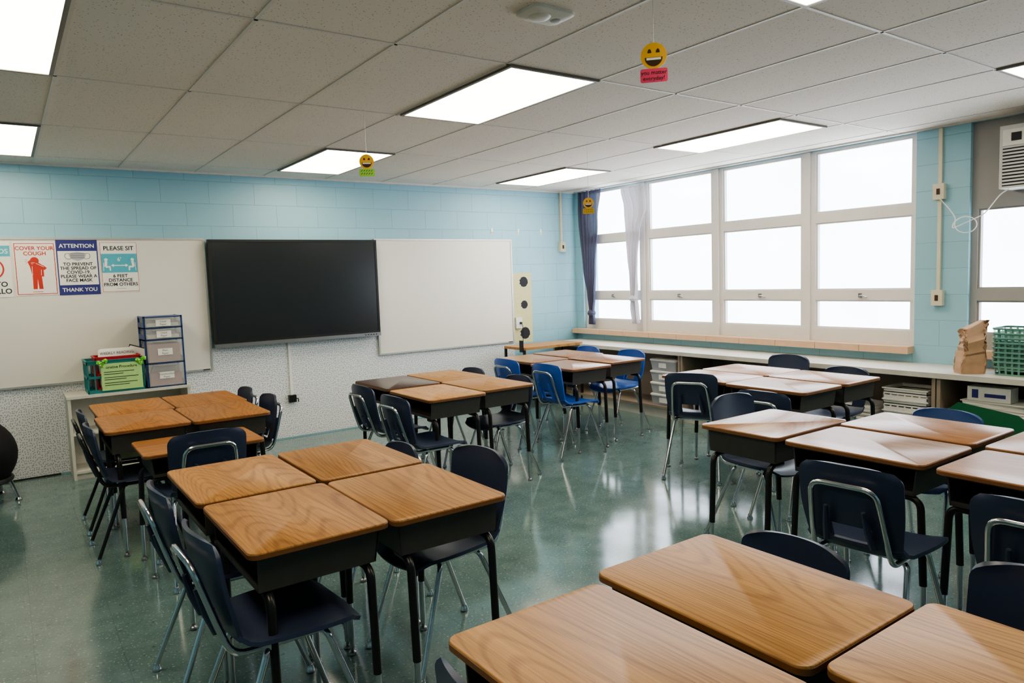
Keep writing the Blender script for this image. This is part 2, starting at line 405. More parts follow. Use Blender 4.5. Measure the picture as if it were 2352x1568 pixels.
# ------------------------------------------------------------------ chairs
def make_chair(shell_m, leg_m, label):
    t = thing('student_chair', label, 'chair', group='plastic shell classroom chairs')
    nu, nv = 14, 14; P = []
    for i in range(nv + 1):
        v = i / nv; row = []
        wd = .175 + .035 * math.sin(min(1, v * 1.4) * PI / 2)
        if v > .72: wd *= 1 - .20 * ((v - .72) / .28) ** 2.4
        for j in range(nu + 1):
            u = -1 + 2 * j / nu
            z = .452 - .016 * (1 - u * u) * (1 - abs(v - .45)) + .008 * abs(u) ** 3
            if v > .8: z -= ((v - .8) / .2) ** 2 * .03
            if v < .15: z += ((.15 - v) / .15) ** 2 * .035
            row.append(Vector((u * wd, -.19 + .40 * v - .02 * u * u * (v > .9), z)))
        P.append(row)
    MB().shell(P, lambda i, j: True, .013).build('seat', shell_m, t, angle=1.2)
    nh = 20; P = []
    for i in range(nh + 1):
        s_ = i / nh; row = []
        wd = .168 + .020 * math.sin(min(1, s_ * 1.6) * PI / 2)
        q = max(0, (s_ - .80) / .20)
        wd *= 1 - .17 * q ** 3
        for j in range(nu + 1):
            u = -1 + 2 * j / nu
            z = .478 + .312 * s_ - .016 * abs(u) ** 3 * q
            y = -.192 - .075 * s_ ** 1.1 + .032 * u * u * (.4 + .6 * s_) - .012 * math.sin(s_ * PI)
            row.append(Vector((u * wd, y, z)))
        P.append(row)
    MB().shell(P, lambda i, j: not (1 <= i <= 4 and 4 <= j <= 9), .013).build('backrest', shell_m, t, angle=1.2)
    for sx in (-1, 1):
        r_ = MB(); r_.tube([(sx * .085, -.224, .49), (sx * .075, -.252, .56), (sx * .068, -.272, .63)], [.014, .013, .008], 8); r_.build('rib', shell_m, t)
    r = .0105
    fr = MB(); fr.tube(rnd([(-.14, .06, .425), (-.14, -.20, .43), (-.135, -.232, .52), (-.118, -.290, .72), (.118, -.290, .72), (.135, -.232, .52), (.14, -.20, .43), (.14, .06, .425)], .05), r)
    fr.build('back_frame', leg_m, t)
    for ya in (.07, -.09): MB().tube([(-.15, ya, .425), (.15, ya, .425)], r).build('seat_brace', leg_m, t)
    for sx in (-1, 1):
        for (ya, yb) in ((.07, .215), (-.09, -.265)):
            lg = MB(); end = Vector((sx * .20, yb, .022))
            lg.tube(rnd([(sx * .10, ya, .425), (sx * .155, ya + (yb - ya) * .08, .418), end], .05), r)
            lo = lg.build('leg', leg_m, t)
            MB().lathe((end.x, end.y, 0), [(.010, .0), (.017, .002), (.018, .008), (.013, .018), (.0115, .032)], 14).build('foot_glide', 'chrome', lo)
    return t
protos = {}
def chair(x, y, ang, kind, label, s=1.0):
    rz = math.radians(ang - 90)
    if kind not in protos:
        sm, lm = {'navy': ('navy', 'chrome'), 'royal': ('royal', 'chrome'), 'blackleg': ('navy', 'leg_black'), 'slate': ('slate', 'chrome')}[kind]
        c = make_chair(sm, lm, label); c.location = (x, y, 0); c.rotation_euler = (0, 0, rz); c.scale = (s, s, s); protos[kind] = c
        return
    dup(protos[kind], (x, y, 0), rz, label, (s, s, s))
chair(.665, 2.27, 2, 'navy', 'nearest navy chair tucked into the left side of the front left desk group')
chair(.655, 2.86, 0, 'navy', 'navy chair just behind the nearest one, left side of the front left desk group')
chair(1.36, 2.50, 184, 'navy', 'navy chair with its back showing on the right side of the front left desk group')
chair(1.33, 3.14, 180, 'navy', 'small navy chair mostly hidden behind the front left desk group, only its top showing', .9)
chair(.585, 4.68, 0, 'blackleg', 'navy chair with black legs, nearer one left of the desks by the low bookshelf', .96)
chair(.595, 5.27, 0, 'blackleg', 'navy chair with black legs, farther one left of the desks by the low bookshelf', .96)
chair(.80, 4.06, 90, 'navy', 'navy chair facing the whiteboard at the single low desk')
chair(1.19, 5.42, 180, 'navy', 'navy chair, farther one on the right side of the desks by the low bookshelf', .97)
chair(1.21, 4.93, 180, 'navy', 'navy chair, nearer one on the right side of the desks by the low bookshelf', .97)
chair(2.22, 4.12, 2, 'navy', 'navy chair, nearer one left of the desks that include one dark top')
chair(2.27, 4.72, 0, 'navy', 'navy chair in front of the dark topped desk, beside the black leg')
chair(3.00, 4.47, 180, 'navy', 'navy chair, nearer one right of the desks that include one dark top', .95)
chair(3.02, 5.16, 180, 'navy', 'navy chair, farther one right of the desks that include one dark top', .95)
chair(3.88, 4.66, 0, 'royal', 'bright blue chair, nearer one on the left of the far corner desks')
chair(3.88, 5.24, 0, 'royal', 'bright blue chair, farther one on the left of the far corner desks')
chair(4.76, 5.02, 180, 'royal', 'bright blue chair on the window side of the far corner desks, nearer one', .97)
chair(4.80, 5.70, 180, 'royal', 'bright blue chair on the window side of the far corner desks, by the corner', .96)
chair(4.17, 3.50, 26, 'navy', 'navy chair pulled out at an angle, far left of the desks by the window counter')
chair(3.98, 2.67, 3, 'navy', 'navy chair, near left of the desks by the window counter, back to us', .97)
chair(5.06, 3.50, 180, 'navy', 'navy chair facing us beside the window counter, farther one of two')
chair(4.97, 2.94, 180, 'navy', 'low navy chair beside the window counter, nearer one of two', .94)
chair(3.39, 2.37, 270, 'navy', 'navy chair at the far end of the right hand desk group, facing the camera')
chair(2.69, 1.40, 5, 'navy', 'navy chair with shiny loop frame on its back, left of the right hand desks')
chair(2.70, .80, 2, 'navy', 'navy chair with shiny loop frame cut by the right edge of the photo')
chair(3.78, 1.72, 178, 'slate', 'blue chair on the far window side of the right hand desks, its top showing', .93)
chair(1.62, 1.19, 182, 'navy', 'navy chair behind the nearest desks at bottom right, back top showing', .9)
chair(1.65, .56, 180, 'navy', 'navy chair at far bottom right beside the nearest desks')
chair(.875, 1.01, 0, 'navy', 'navy chair at the bottom edge of the photo, left of the nearest desks')

# ------------------------------------------------------------------ desks
def make_desk(wood, label):
    t = thing('student_desk', label, 'desk', group='open front classroom desks')
    W, Dp, r = .612, .452, .032
    tp = MB().loft([ring(W - .006, Dp - .006, r - .003, .702), ring(W - .002, Dp - .002, r - .001, .704), ring(W - .002, Dp - .002, r - .001, .720), ring(W - .006, Dp - .006, r - .003, .7225)])
    to = tp.build('desk_top', wood, t, angle=.9)
    MB().loft([ring(W - .004, Dp - .004, r - .002, .7025), ring(W, Dp, r, .7035), ring(W, Dp, r, .7175), ring(W - .004, Dp - .004, r - .002, .7185)], cap=False).build('edge_band', 'edge', to, angle=.9)
    bx = MB(); x, ya, yb, z0, z1, k = .272, -.195, .198, .588, .702, .012
    def wall(p, q, n, th=.006):
        p0, p1 = Vector(p[0]), Vector(p[1]); q0, q1 = Vector(q[0]), Vector(q[1]); n = Vector(n) * th
        v = [bx.bm.verts.new(c) for c in (p0, p1, q1, q0, p0 + n, p1 + n, q1 + n, q0 + n)]
        for f in ((0, 1, 2, 3), (7, 6, 5, 4), (0, 4, 5, 1), (1, 5, 6, 2), (2, 6, 7, 3), (3, 7, 4, 0)): bx.face([v[i] for i in f])
    wall(((-x, ya, z1), (-x, yb, z1)), ((-x + k, ya, z0), (-x + k, yb - k, z0)), (1, 0, 0))
    wall(((x, ya, z1), (x, yb, z1)), ((x - k, ya, z0), (x - k, yb - k, z0)), (-1, 0, 0))
    wall(((-x, yb, z1), (x, yb, z1)), ((-x + k, yb - k, z0), (x - k, yb - k, z0)), (0, -1, 0))
    bx.box((-x + k, ya, z0 - .003), (x - k, yb - k, z0 + .004)); bx.box((-x + k, ya, z0), (x - k, ya + .006, z0 + .016))
    bx.box((-x, ya, z1 - .012), (x, ya + .006, z1)); bx.box((-x + .02, ya + .01, z1 - .004), (x - .02, yb - .01, z1))
    bx.build('book_box', 'metal_dark', t, False)
    for sx in (-1, 1):
        for y in (-.165, .160):
            l = MB().tube(rnd([(sx * .17, y, .571), (sx * .272, y, .571), (sx * .287, y, .22)], .07, 8), .0145, 12)
            lo = l.build('leg', 'leg_black', t)
            xe = sx * .2865
            MB().tube([(xe, y, .30), (xe + sx * .003, y, .03)], .0112, 12).build('leg_insert', 'chrome', lo)
            MB().lathe((xe + sx * .003, y, 0), [(.014, 0), (.017, .003), (.015, .012), (.007, .018), (.007, .034)], 14).build('foot_glide', 'steel', lo)
    return t
dp = {}
def desk(x, y, ang, wood, label, h=.7225):
    rz = math.radians(ang); sc_ = (1, 1, h / .7225)
    if wood not in dp:
        d = make_desk(wood, label); d.location = (x, y, 0); d.rotation_euler = (0, 0, rz); d.scale = sc_; dp[wood] = d
        return
    dup(dp[wood], (x, y, 0), rz, label, sc_)
Lf, Rt = -90, 90
desk(.755, 2.405, Lf, 'wood', 'oak topped desk, near left of the four in the front left group')
desk(1.213, 2.39, Rt, 'wood', 'oak topped desk, near right of the four in the front left group')
desk(.748, 3.045, Lf, 'wood', 'oak topped desk, far left of the four in the front left group')
desk(1.218, 3.03, Rt, 'wood', 'oak topped desk, far right of the four in the front left group')
desk(.640, 4.82, Lf, 'wood_orange', 'amber topped desk, near left of the four by the low bookshelf')
desk(.665, 5.44, Lf, 'wood_orange', 'amber topped desk, far left of the four, nearest the low bookshelf')
desk(1.10, 4.80, Rt, 'wood_orange', 'amber topped desk, near right of the four by the low bookshelf')
desk(1.125, 5.42, Rt, 'wood_orange', 'amber topped desk, far right of the four by the low bookshelf')
desk(.835, 4.24, 0, 'wood_orange', 'single lower amber desk set crosswise at the end of a desk group', .66)
desk(2.455, 4.40, Lf, 'wood_pale', 'pale topped desk beside the dark one, nearest corner of its group')
desk(2.480, 5.08, Lf, 'wood_dark', 'desk with a dark walnut coloured top, below the black screen')
desk(2.935, 4.49, Rt, 'wood_pale', 'pale topped desk, near right of the group with the dark top')
desk(2.955, 5.11, Rt, 'wood_pale', 'pale topped desk, far right of the group with the dark top')
desk(4.07, 4.86, Lf, 'wood_red', 'desk with blue chairs in the far corner group, near left one')
desk(4.15, 5.54, Lf, 'wood_red', 'desk with blue chairs in the far corner group, far left one')
desk(4.60, 4.97, Rt, 'wood_red', 'desk with blue chairs in the far corner group, near the window counter')
desk(4.66, 5.60, Rt, 'wood_red', 'desk with blue chairs in the far corner group, nearest the room corner')
desk(4.27, 2.87, Lf, 'wood_red', 'near left desk of the group by the window counter')
desk(4.30, 3.49, Lf, 'wood_red', 'far left desk of the group by the window counter, beside the angled chair')
desk(4.76, 2.87, Rt, 'wood_red', 'near right desk of the group by the window counter')
desk(4.77, 3.49, Rt, 'wood_red', 'far right desk of the group, closest to the window counter')
desk(3.17, 2.18, 180, 'wood_red', 'crosswise desk at the far left end of the right hand desk group')
desk(3.075, 1.61, Lf, 'wood_red', 'desk in front of the navy chair with the loop frame, right hand group')
desk(3.57, 1.63, Rt, 'wood_red', 'right hand group desk in front of the blue chair')
desk(3.065, .955, Lf, 'wood_red', 'right hand group desk cut by the right edge, on the near side')
desk(3.56, .98, Rt, 'wood_red', 'right hand group desk cut by the right edge, on the window side')
desk(1.44, 1.07, Rt, 'wood_pale', 'large foreground desk top in the middle of the bottom right group')
desk(.955, 1.02, Lf, 'wood_pale', 'foreground desk at the bottom centre of the photo')
desk(1.475, .45, Rt, 'wood_pale', 'foreground desk in the bottom right corner of the photo')

# ------------------------------------------------------------------ front wall
FY = D
tag(MB().box((X0 + .9, FY - .003, .012), (5.0, FY, .95)).build('wall_paper_sheet', 'dots', smooth=False), 'white speckled paper covering the wall below the boards', 'wall covering')
def board(label, x0, x1, z0, z1, tray):
    t = thing('whiteboard', label, 'whiteboard', (x0, FY - .004, z0)); W, H = x1 - x0, z1 - z0
    MB().box((.01, -.016, .01), (W - .01, 0, H - .01)).build('writing_surface', 'white_board', t, False)
    f = MB(); e = .018
    f.box((0, -.022, 0), (W, 0, e)).box((0, -.022, H - e), (W, 0, H)).box((0, -.022, e), (e, 0, H - e)).box((W - e, -.022, e), (W, 0, H - e)); f.build('frame', 'alu', t, False)
    MB().box((W - .09, -.024, .008), (W - .03, -.022, .016)).build('maker_plate', 'black', t, False)
    return t
board('large whiteboard on the left with health posters on it', -.88, 1.555, .75, 1.96, 0)
board('blank whiteboard to the right of the black screen', 3.222, 4.99, .735, 1.962, 0)
t = thing('interactive_display', 'large black flat screen mounted between two whiteboards', 'screen', (1.565, FY - .03, .955)); W, H = 1.65, .99
MB().box((.02, -.05, .04), (W - .02, 0, H - .02)).build('housing', 'black', t, False)
f = MB(); e = .022
f.box((0, -.065, .035), (e, -.01, H)).box((W - e, -.065, .035), (W, -.01, H)).box((e, -.065, H - e), (W - e, -.01, H)).box((e, -.065, .035), (W - e, -.01, .055)); f.build('bezel', 'black', t, False)
MB().box((e, -.060, .055), (W - e, -.05, H - e)).build('screen', 'black_gloss', t, False)
MB().box((0, -.075, 0), (W, -.01, .034)).build('bottom_bar', 'steel', t, False)
for k in range(5): MB().box((W - .18 + k * .03, -.077, .012), (W - .165 + k * .03, -.075, .022)).build('button', 'black', t, False)
t = thing('cable_cover', 'white cable cover running down from the black screen to an outlet', 'cable cover', (2.27, FY - .003, .36))
MB().box((-.012, -.014, .07), (.012, 0, .60)).build('channel', 'white_p', t, False)
MB().box((-.035, -.04, 0), (.035, 0, .07)).build('outlet_box', 'black', t, False)
MB().tube([(.03, -.03, .035), (.05, -.045, .03), (.055, -.03, .0)], .006, 8).build('plug_cord', 'black', t)
# posters
PY = FY - .0215
def poster(label, x0, x1, z0, z1, bg='paper'):
    t = thing('poster', label, 'poster', (x0, PY, z0)); MB().box((0, -.0015, 0), (x1 - x0, 0, z1 - z0)).build('sheet', bg, t, False)
    return t, x1 - x0, z1 - z0
def border(t, W, H, m, i=.008, k=.005):
    f = MB()
    for a in (rect(i, i, W - i, i + k), rect(i, H - i - k, W - i, H - i), rect(i, i + k, i + k, H - i - k), rect(W - i - k, i + k, W - i, H - i - k)): f.flat(a, -.002)
    f.build('border', m, t, False)
t, W, H = poster('poster cut by the left edge with a red circle on it', -.19, .09, 1.487, 1.925)
f = MB(); f.flat(rect(.0, H - .115, W, H - .03), -.002); f.build('heading_band', 'pteal', t, False)
lettering([('HANDS', .052, W - .012, H - .092, 'RIGHT')], 'paper', t, -.0025, bold=.015)
f = MB()
for k in range(40):
    a, c = 2 * PI * k / 40, 2 * PI * (k + 1) / 40; cx, cz = .15, .225
    f.flat([(cx + .085 * math.cos(a), cz + .085 * math.sin(a)), (cx + .085 * math.cos(c), cz + .085 * math.sin(c)), (cx + .073 * math.cos(c), cz + .073 * math.sin(c)), (cx + .073 * math.cos(a), cz + .073 * math.sin(a))], -.002)
f.flat(seg((.10, .17), (.20, .28), .012), -.0022); f.build('red_circle', 'red', t, False)
lettering([('TO', .056, W - .030, .085, 'RIGHT'), ('HELLO', .056, W - .006, .03, 'RIGHT')], 'ink', t, -.0025, bold=.018)
t, W, H = poster('poster reading cover your cough with a red coughing figure', .11, .398, 1.495, 1.922); border(t, W, H, 'red')
lettering([('COVER YOUR', .042, W / 2, H - .062, 'CENTER'), ('COUGH', .042, W / 2, H - .104, 'CENTER')], 'red', t, -.0025, bold=.02)
f = MB(); cx = .15
f.flat(circ(cx - .012, .278, .03), -.002); f.flat([(cx - .046, .235), (cx - .03, .25), (cx + .028, .25), (cx + .046, .235), (cx + .046, .15), (cx + .03, .15), (cx + .034, .05), (cx + .006, .05), (cx, .13), (cx - .006, .05), (cx - .034, .05), (cx - .032, .15)], -.0021)
f.flat(seg((cx + .035, .235), (cx + .06, .21), .024), -.0022); f.flat(seg((cx + .06, .212), (cx - .01, .268), .022), -.0023); f.flat(seg((cx - .036, .235), (cx - .05, .275), .02), -.0024); f.flat(seg((cx - .05, .275), (cx - .02, .27), .016), -.0025)
f.build('coughing_figure', 'red', t, False)
for a, c in (((cx + .048, .228), (cx - .004, .258)), ((cx - .03, .235), (cx - .032, .16)), ((cx + .03, .205), (cx + .028, .16)), ((cx - .036, .262), (cx - .012, .262))): MB().flat(seg(a, c, .0035), -.0028).build('outline_stroke', 'paper', t, False)
for a, c in (((.078, .29), (.088, .285)), ((.074, .274), (.086, .273)), ((.08, .258), (.09, .262))): MB().flat(seg(a, c, .003), -.002).build('cough_mark', 'red', t, False)
MB().flat(rect(.11, .026, .18, .030), -.002).build('fine_print', 'red', t, False)
t, W, H = poster('poster reading attention wear a face mask with indigo bands', .402, .698, 1.488, 1.942)
MB().flat(rect(0, H - .092, W, H), -.002).build('heading_band', 'pblue', t, False); MB().flat(rect(0, 0, W, .082), -.002).build('footer_band', 'pblue', t, False)
for x in (0, W - .008): MB().flat(rect(x, .082, x + .008, H - .092), -.002).build('edge_line', 'pblue', t, False)
lettering([('ATTENTION', .045, W / 2, H - .065, 'CENTER')], 'paper', t, -.0025, bold=.02)
lettering([('THANK YOU', .043, W / 2, .028, 'CENTER')], 'paper', t, -.0025, bold=.02)
lettering([('TO PREVENT', .0365, W / 2, .242, 'CENTER'), ('THE SPREAD OF', .0365, W / 2, .2085, 'CENTER'), ('COVID-19,', .0365, W / 2, .175, 'CENTER'), ('PLEASE WEAR A', .0365, W / 2, .1415, 'CENTER'), ('FACE MASK', .0365, W / 2, .108, 'CENTER')], 'ink', t, -.0025, bold=.018)
f = MB(); mz = .318; f.flat([(W / 2 - .065, mz + .025), (W / 2 - .05, mz - .02), (W / 2, mz - .04), (W / 2 + .05, mz - .02), (W / 2 + .065, mz + .025), (W / 2, mz + .037)], -.002); f.build('mask_picture', 'grey', t, False)
f = MB()
for dz in (-.012, .004, .02): f.flat(seg((W / 2 - .05, mz + dz), (W / 2 + .05, mz + dz), .003), -.0025)
for sx in (-1, 1):
    pts = [(W / 2 + sx * x, mz + z) for x, z in ((.062, .025), (.085, .022), (.092, .0), (.08, -.02), (.05, -.022))]
    for a, c in zip(pts, pts[1:]): f.flat(seg(a, c, .003), -.0024)
f.build('mask_outline', 'ink', t, False)
t, W, H = poster('poster reading please sit six feet distance from others', .712, .998, 1.50, 1.925); border(t, W, H, 'red', .004, .003)
f = MB(); f.flat(rect(.008, .165, W - .008, .325), -.002); f.build('colour_band', 'pteal', t, False)
lettering([('PLEASE SIT', .049, W / 2, H - .07, 'CENTER')], 'ink', t, -.0025, bold=.016)
lettering([('6 FEET', .039, W / 2, .124, 'CENTER'), ('DISTANCE', .039, W / 2, .088, 'CENTER'), ('FROM OTHERS', .039, W / 2, .052, 'CENTER')], 'ink', t, -.0025, bold=.018)
lettering([("6'", .045, W / 2, .262, 'CENTER')], 'paper', t, -.0025, bold=.012)
for sx in (-1, 1):
    f = MB()
    cx = W / 2 + sx * .10
    f.flat(circ(cx, .275, .013, 16), -.0025); f.flat(seg((cx, .262), (cx + sx * .006, .215), .02), -.0025); f.flat(seg((cx + sx * .006, .213), (cx - sx * .028, .216), .014), -.0026); f.flat(seg((cx - sx * .026, .218), (cx - sx * .028, .182), .011), -.0027)
    f.flat(seg((cx + sx * .02, .25), (cx + sx * .022, .18), .004), -.0025)
    f.build('seated_figure', 'paper', t, False)
f = MB(); f.flat(rect(W / 2 - .05, .222, W / 2 + .05, .230), -.0025)
for sx in (-1, 1): f.flat([(W / 2 + sx * .066, .226), (W / 2 + sx * .044, .24), (W / 2 + sx * .044, .212)], -.0026)
f.build('arrow', 'paper', t, False)
f = MB().flat(rect(.11, .026, .18, .031), -.002); f.build('fine_print', 'grey', t, False)

# dotted strip, hooks, conduits
t = thing('spotted_paper_strip', 'cream paper strip with three black spots beside the blank whiteboard', 'poster', (5.005, FY, .72))
MB().box((0, -.002, 0), (.275, 0, .845)).build('sheet', 'cream', t, False)
for cz, r in ((.115, .072), (.46, .05), (.735, .062)):
    f = MB().flat([(.16 + p * (1 + .12 * math.sin(3 * k)), q) for k, (p, q) in enumerate(circ(0, cz, r, 20))], -.003); f.build('spot', 'ink', t, False)
t = thing('wall_adapter', 'white wall outlet with a plug beside the spotted paper strip', 'outlet', (5.06, FY - .002, .90))
MB().box((-.045, -.03, 0), (.045, 0, .13)).build('box', 'white_p', t, False)
MB().box((.005, -.05, .05), (.03, -.03, .075)).build('plug', 'black', t, False)
MB().tube(rnd([(.018, -.05, .06), (.025, -.065, .02), (.05, -.03, -.12), (.045, -.02, -.4), (.045, -.02, -.7)], .05), .0035, 8).build('cord', 'black', t)
for k, (x, wd) in enumerate(((4.73, 'left'), (5.11, 'middle'), (5.45, 'right'))):
    t = thing('wall_hook', wd + ' one of three small white hooks above the blank whiteboard corner', 'hook', (x, FY, 2.02), 0, 'small white wall hooks')
    MB().box((-.012, -.004, 0), (.012, 0, .07)).build('back_plate', 'white_p', t, False)
    MB().tube([(0, -.004, .03), (0, -.014, .012), (0, -.02, .018), (0, -.02, .026)], .004, 8).build('hook_arm', 'white_p', t)
def conduit(label, loc, rz, ztop, boxes):
    t = thing('conduit', label, 'conduit', loc, rz)
    MB().box((-.013, -.02, boxes[-1]), (.013, 0, ztop)).build('channel', 'beige', t, False)
    for z in boxes:
        bo = MB().box((-.04, -.045, z - .06), (.04, 0, z + .06)).build('outlet_box', 'beige', t, False)
        MB().box((-.012, -.049, z - .022), (.012, -.045, z + .022)).build('switch', 'brown', bo, False)
conduit('beige conduit with one box near the room corner on the board wall', (5.765, FY, 0), 0, CH - .02, [1.87])
conduit('beige conduit with two boxes on the blue pier between the windows', (XR, 2.645, 0), -PI / 2, CH - .02, [2.055, 1.235])

# ------------------------------------------------------------------ low bookshelf and its load
SY = 6.655
t = thing('low_bookshelf', 'low beige bookshelf standing under the poster whiteboard', 'bookshelf', (.37, SY, 0)); W, DP, H = .91, .33, .68
for x in (0, W - .022): MB().box((x, 0, 0), (x + .022, DP, H - .022)).build('side_panel', 'shelf', t, False)
MB().box((.022, DP - .01, .03), (W - .022, DP, H - .022)).build('back_panel', 'shelf', t, False)
MB().box((-.006, -.01, H - .022), (W + .006, DP, H)).build('top_board', 'shelf', t, False)
for z in (.05, .36): MB().box((.022, 0, z), (W - .022, DP - .01, z + .02)).build('shelf_board', 'shelf', t, False)
MB().box((.022, .02, 0), (W - .022, .04, .05)).build('toe_board', 'shelf', t, False)
t = thing('drawer_tower', 'blue framed tower of four clear drawers on the low bookshelf', 'drawers', (.955, SY + .02, .68)); W, DP, H = .305, .29, .605
f = MB()
for x in (0, W - .014): f.box((x, 0, 0), (x + .014, .02, H)).box((x, DP - .02, 0), (x + .014, DP, H))
zs = [0, .20, .40, .50, .592]
for z in zs: f.box((0, 0, z), (W, DP, z + .010))
for x in (0, W - .004):
    for z in zs[:-1]: f.box((x, .02, z), (x + .004, DP - .02, z + .05))
f.build('frame', 'bluep', t, False)
for k, txt in enumerate((('Construction', 'Paper'), ('Plain', 'Paper'), ('Lined', 'Paper'), ('Lined', 'Paper'))):
    z0, z1 = zs[k] + .013, zs[k + 1] - .003; d = MB()
    d.box((.016, -.012, z0), (W - .016, -.008, z1)).box((.016, -.008, z0), (.02, DP - .03, z1)).box((W - .02, -.008, z0), (W - .016, DP - .03, z1)).box((.016, -.008, z0), (W - .016, DP - .03, z0 + .003))
    d.box((.06, -.022, z1 - .014), (W - .06, -.012, z1 - .004))
    do = d.build('drawer', 'clear', t, False); zc = (z0 + z1) / 2 - .004
    MB().box((.095, -.0135, zc - .028), (.21, -.012, zc + .028)).build('label_card', 'paper', do, False)
    lettering([(txt[0], .022, .152, zc + .004, 'CENTER'), (txt[1], .022, .152, zc - .02, 'CENTER')], 'ink', do, -.014)
    hh = (.10, .15, .03, .03)[k]
    o = MB()
    for q in range(6): o.box((.03, .005, z0 + .004 + hh * q / 6), (W - .03 - .004 * (q % 2), DP - .04, z0 + .004 + hh * (q + 1.02) / 6))
    o = tag(o.build('paper_stack', 'pinkpaper' if k < 2 else 'paper', smooth=False), ('stack of coloured paper in the bottom drawer', 'stack of pinkish paper in the second drawer from below', 'stack of lined paper in the second drawer from the top', 'stack of lined paper in the top drawer')[k], 'paper')
    o.location = (.955, SY + .02, .68)
def crate(name, label, m, loc, W, DP, H, nb=5, parent_rot=0):
    f = MB(); th = .008
    f.box((0, 0, 0), (W, DP, th))
    for z0, z1 in ((th, .03), (H * .45, H * .45 + .02), (H - .035, H)):
        if z1 - z0 <= 0 or z0 < th: continue
        f.box((0, 0, z0), (W, th, z1)).box((0, DP - th, z0), (W, DP, z1)).box((0, th, z0), (th, DP - th, z1)).box((W - th, th, z0), (W, DP - th, z1))
    n = max(3, int(W / .05))
    for k in range(n + 1):
        x = (W - .012) * k / n; f.box((x, .001, th * .5), (x + .012, th - .001, H)).box((x, DP - th + .001, th * .5), (x + .012, DP - .001, H))
    n = max(3, int(DP / .05))
    for k in range(n + 1):
        y = (DP - .012) * k / n; f.box((.001, y, th * .5), (th - .001, y + .012, H)).box((W - th + .001, y, th * .5), (W - .001, y + .012, H))
    f.box((-.006, -.006, H - .008), (W + .006, 0, H)).box((-.006, DP, H - .008), (W + .006, DP + .006, H)).box((-.006, 0, H - .008), (0, DP, H)).box((W, 0, H - .008), (W + .006, DP, H))
    o = f.build(name, m, smooth=False); o.location = loc; o.rotation_euler = (0, 0, parent_rot)
    return tag(o, label, 'crate' if 'crate' in name else 'basket')
def resample(w_, d_, r, n, z):
    p = rrect(w_, d_, r, 5); p = [Vector(q) for q in p] + [Vector(p[0])]
    L_ = [0]
    for a, c in zip(p, p[1:]): L_.append(L_[-1] + (c - a).length)
    out = []; j = 0
    for i in range(n):
        t_ = L_[-1] * i / n
        while L_[j + 1] < t_: j += 1
        q = p[j].lerp(p[j + 1], (t_ - L_[j]) / max(1e-9, L_[j + 1] - L_[j])); out.append(Vector((q.x, q.y, z)))
    return out
def rim_basket(label, m, loc, W, DP, H, group):
    f = MB(); n = 72
    lv = [(.034, 0), (.030, .012), (.020, .05), (.016, .058), (.012, .066), (.009, .086), (.007, H - .01), (0, H - .01), (0, H), (.012, H)]
    f.loft([resample(W - a, DP - a, .034, n, z) for a, z in lv], cap=False, skip=lambda j, i: (j in (1, 4)) and i % 3 != 0)
    f.face([f.bm.verts.new(p) for p in resample(W - .034, DP - .034, .034, n, 0)])
    bmesh.ops.remove_doubles(f.bm, verts=f.bm.verts, dist=1e-6)
    o = f.build('mint_basket', m, smooth=True, angle=.5); o.location = loc
    return tag(o, label, 'basket', group)
crate('storage_crate', 'teal plastic crate on the low bookshelf holding papers', 'teal', (.52, SY + .02, .68), .42, .29, .27)
crate('storage_bin', 'red plastic bin set inside the teal crate', 'redp', (.585, SY + .036, .69), .33, .25, .285)
t = thing('procedure_sign', 'green procedure sign with bows hung on the teal crate', 'sign', (.60, SY + .008, .70))
MB().box((.02, -.004, 0), (.32, 0, .22)).build('sheet', 'gpaper', t, False)
lettering([('orative Procedure', .031, .17, .18, 'CENTER')], 'ink', t, -.005, bold=.01)
for z, x1 in ((.148, .26), (.13, .18), (.103, .29), (.086, .2), (.058, .28), (.04, .22)): MB().flat(rect(.04, z, x1, z + .005), -.005).build('writing_line', 'ink', t, False)
for x in (.03, .315):
    f = MB()
    for s_ in (-1, 1):
        f.loft([[Vector((x + s_ * r * .8, -.012 + w_ * .012 * math.cos(2 * PI * k / 10), .238 + s_ * .006 + w_ * math.sin(2 * PI * k / 10) * .02)) for k in range(10)] for r, w_ in ((.0, .25), (.02, .8), (.038, 1), (.05, .6))])
        f.box((x + s_ * .008 - .007, -.012, .195), (x + s_ * .008 + .007, -.008, .235))
    f.build('bow', 'lime', t)
def sheets(label, loc, rz, tilt, n, W, H, m='paper', txt=None):
    t = thing('paper_bundle', label, 'papers', loc, rz); t.rotation_euler = (tilt, 0, rz); f = MB()
    for k in range(n):
        a = random.uniform(-.01, .01); f.box((a, k * .004, 0), (W + a, k * .004 + .0041, H + random.uniform(-.01, .01)))
    f.build('sheets', m, t, False)
    if txt: lettering(txt, 'ink', t, -.004)
sheets('papers headed weekly reading standing in the teal crate', (.63, SY + .07, .72), .05, -.18, 6, .26, .315, 'paper', [('WEEKLY READING', .03, .13, .27, 'CENTER')])
t = thing('paper_bundle', 'tilted folder bundle leaning out at the back of the teal crate', 'papers', (.76, SY + .17, .76)); t.rotation_euler = (-.1, .35, -.1)
f = MB()
for k in range(5): f.box((.004 * k, .004 * k, 0), (.2 + .004 * k, .004 * k + .0041, .30 + .006 * (k % 2)))
f.build('sheets', 'paper', t, False); MB().box((-.004, .0205, 0), (.22, .024, .315)).build('dark_folder', 'ink', t, False)
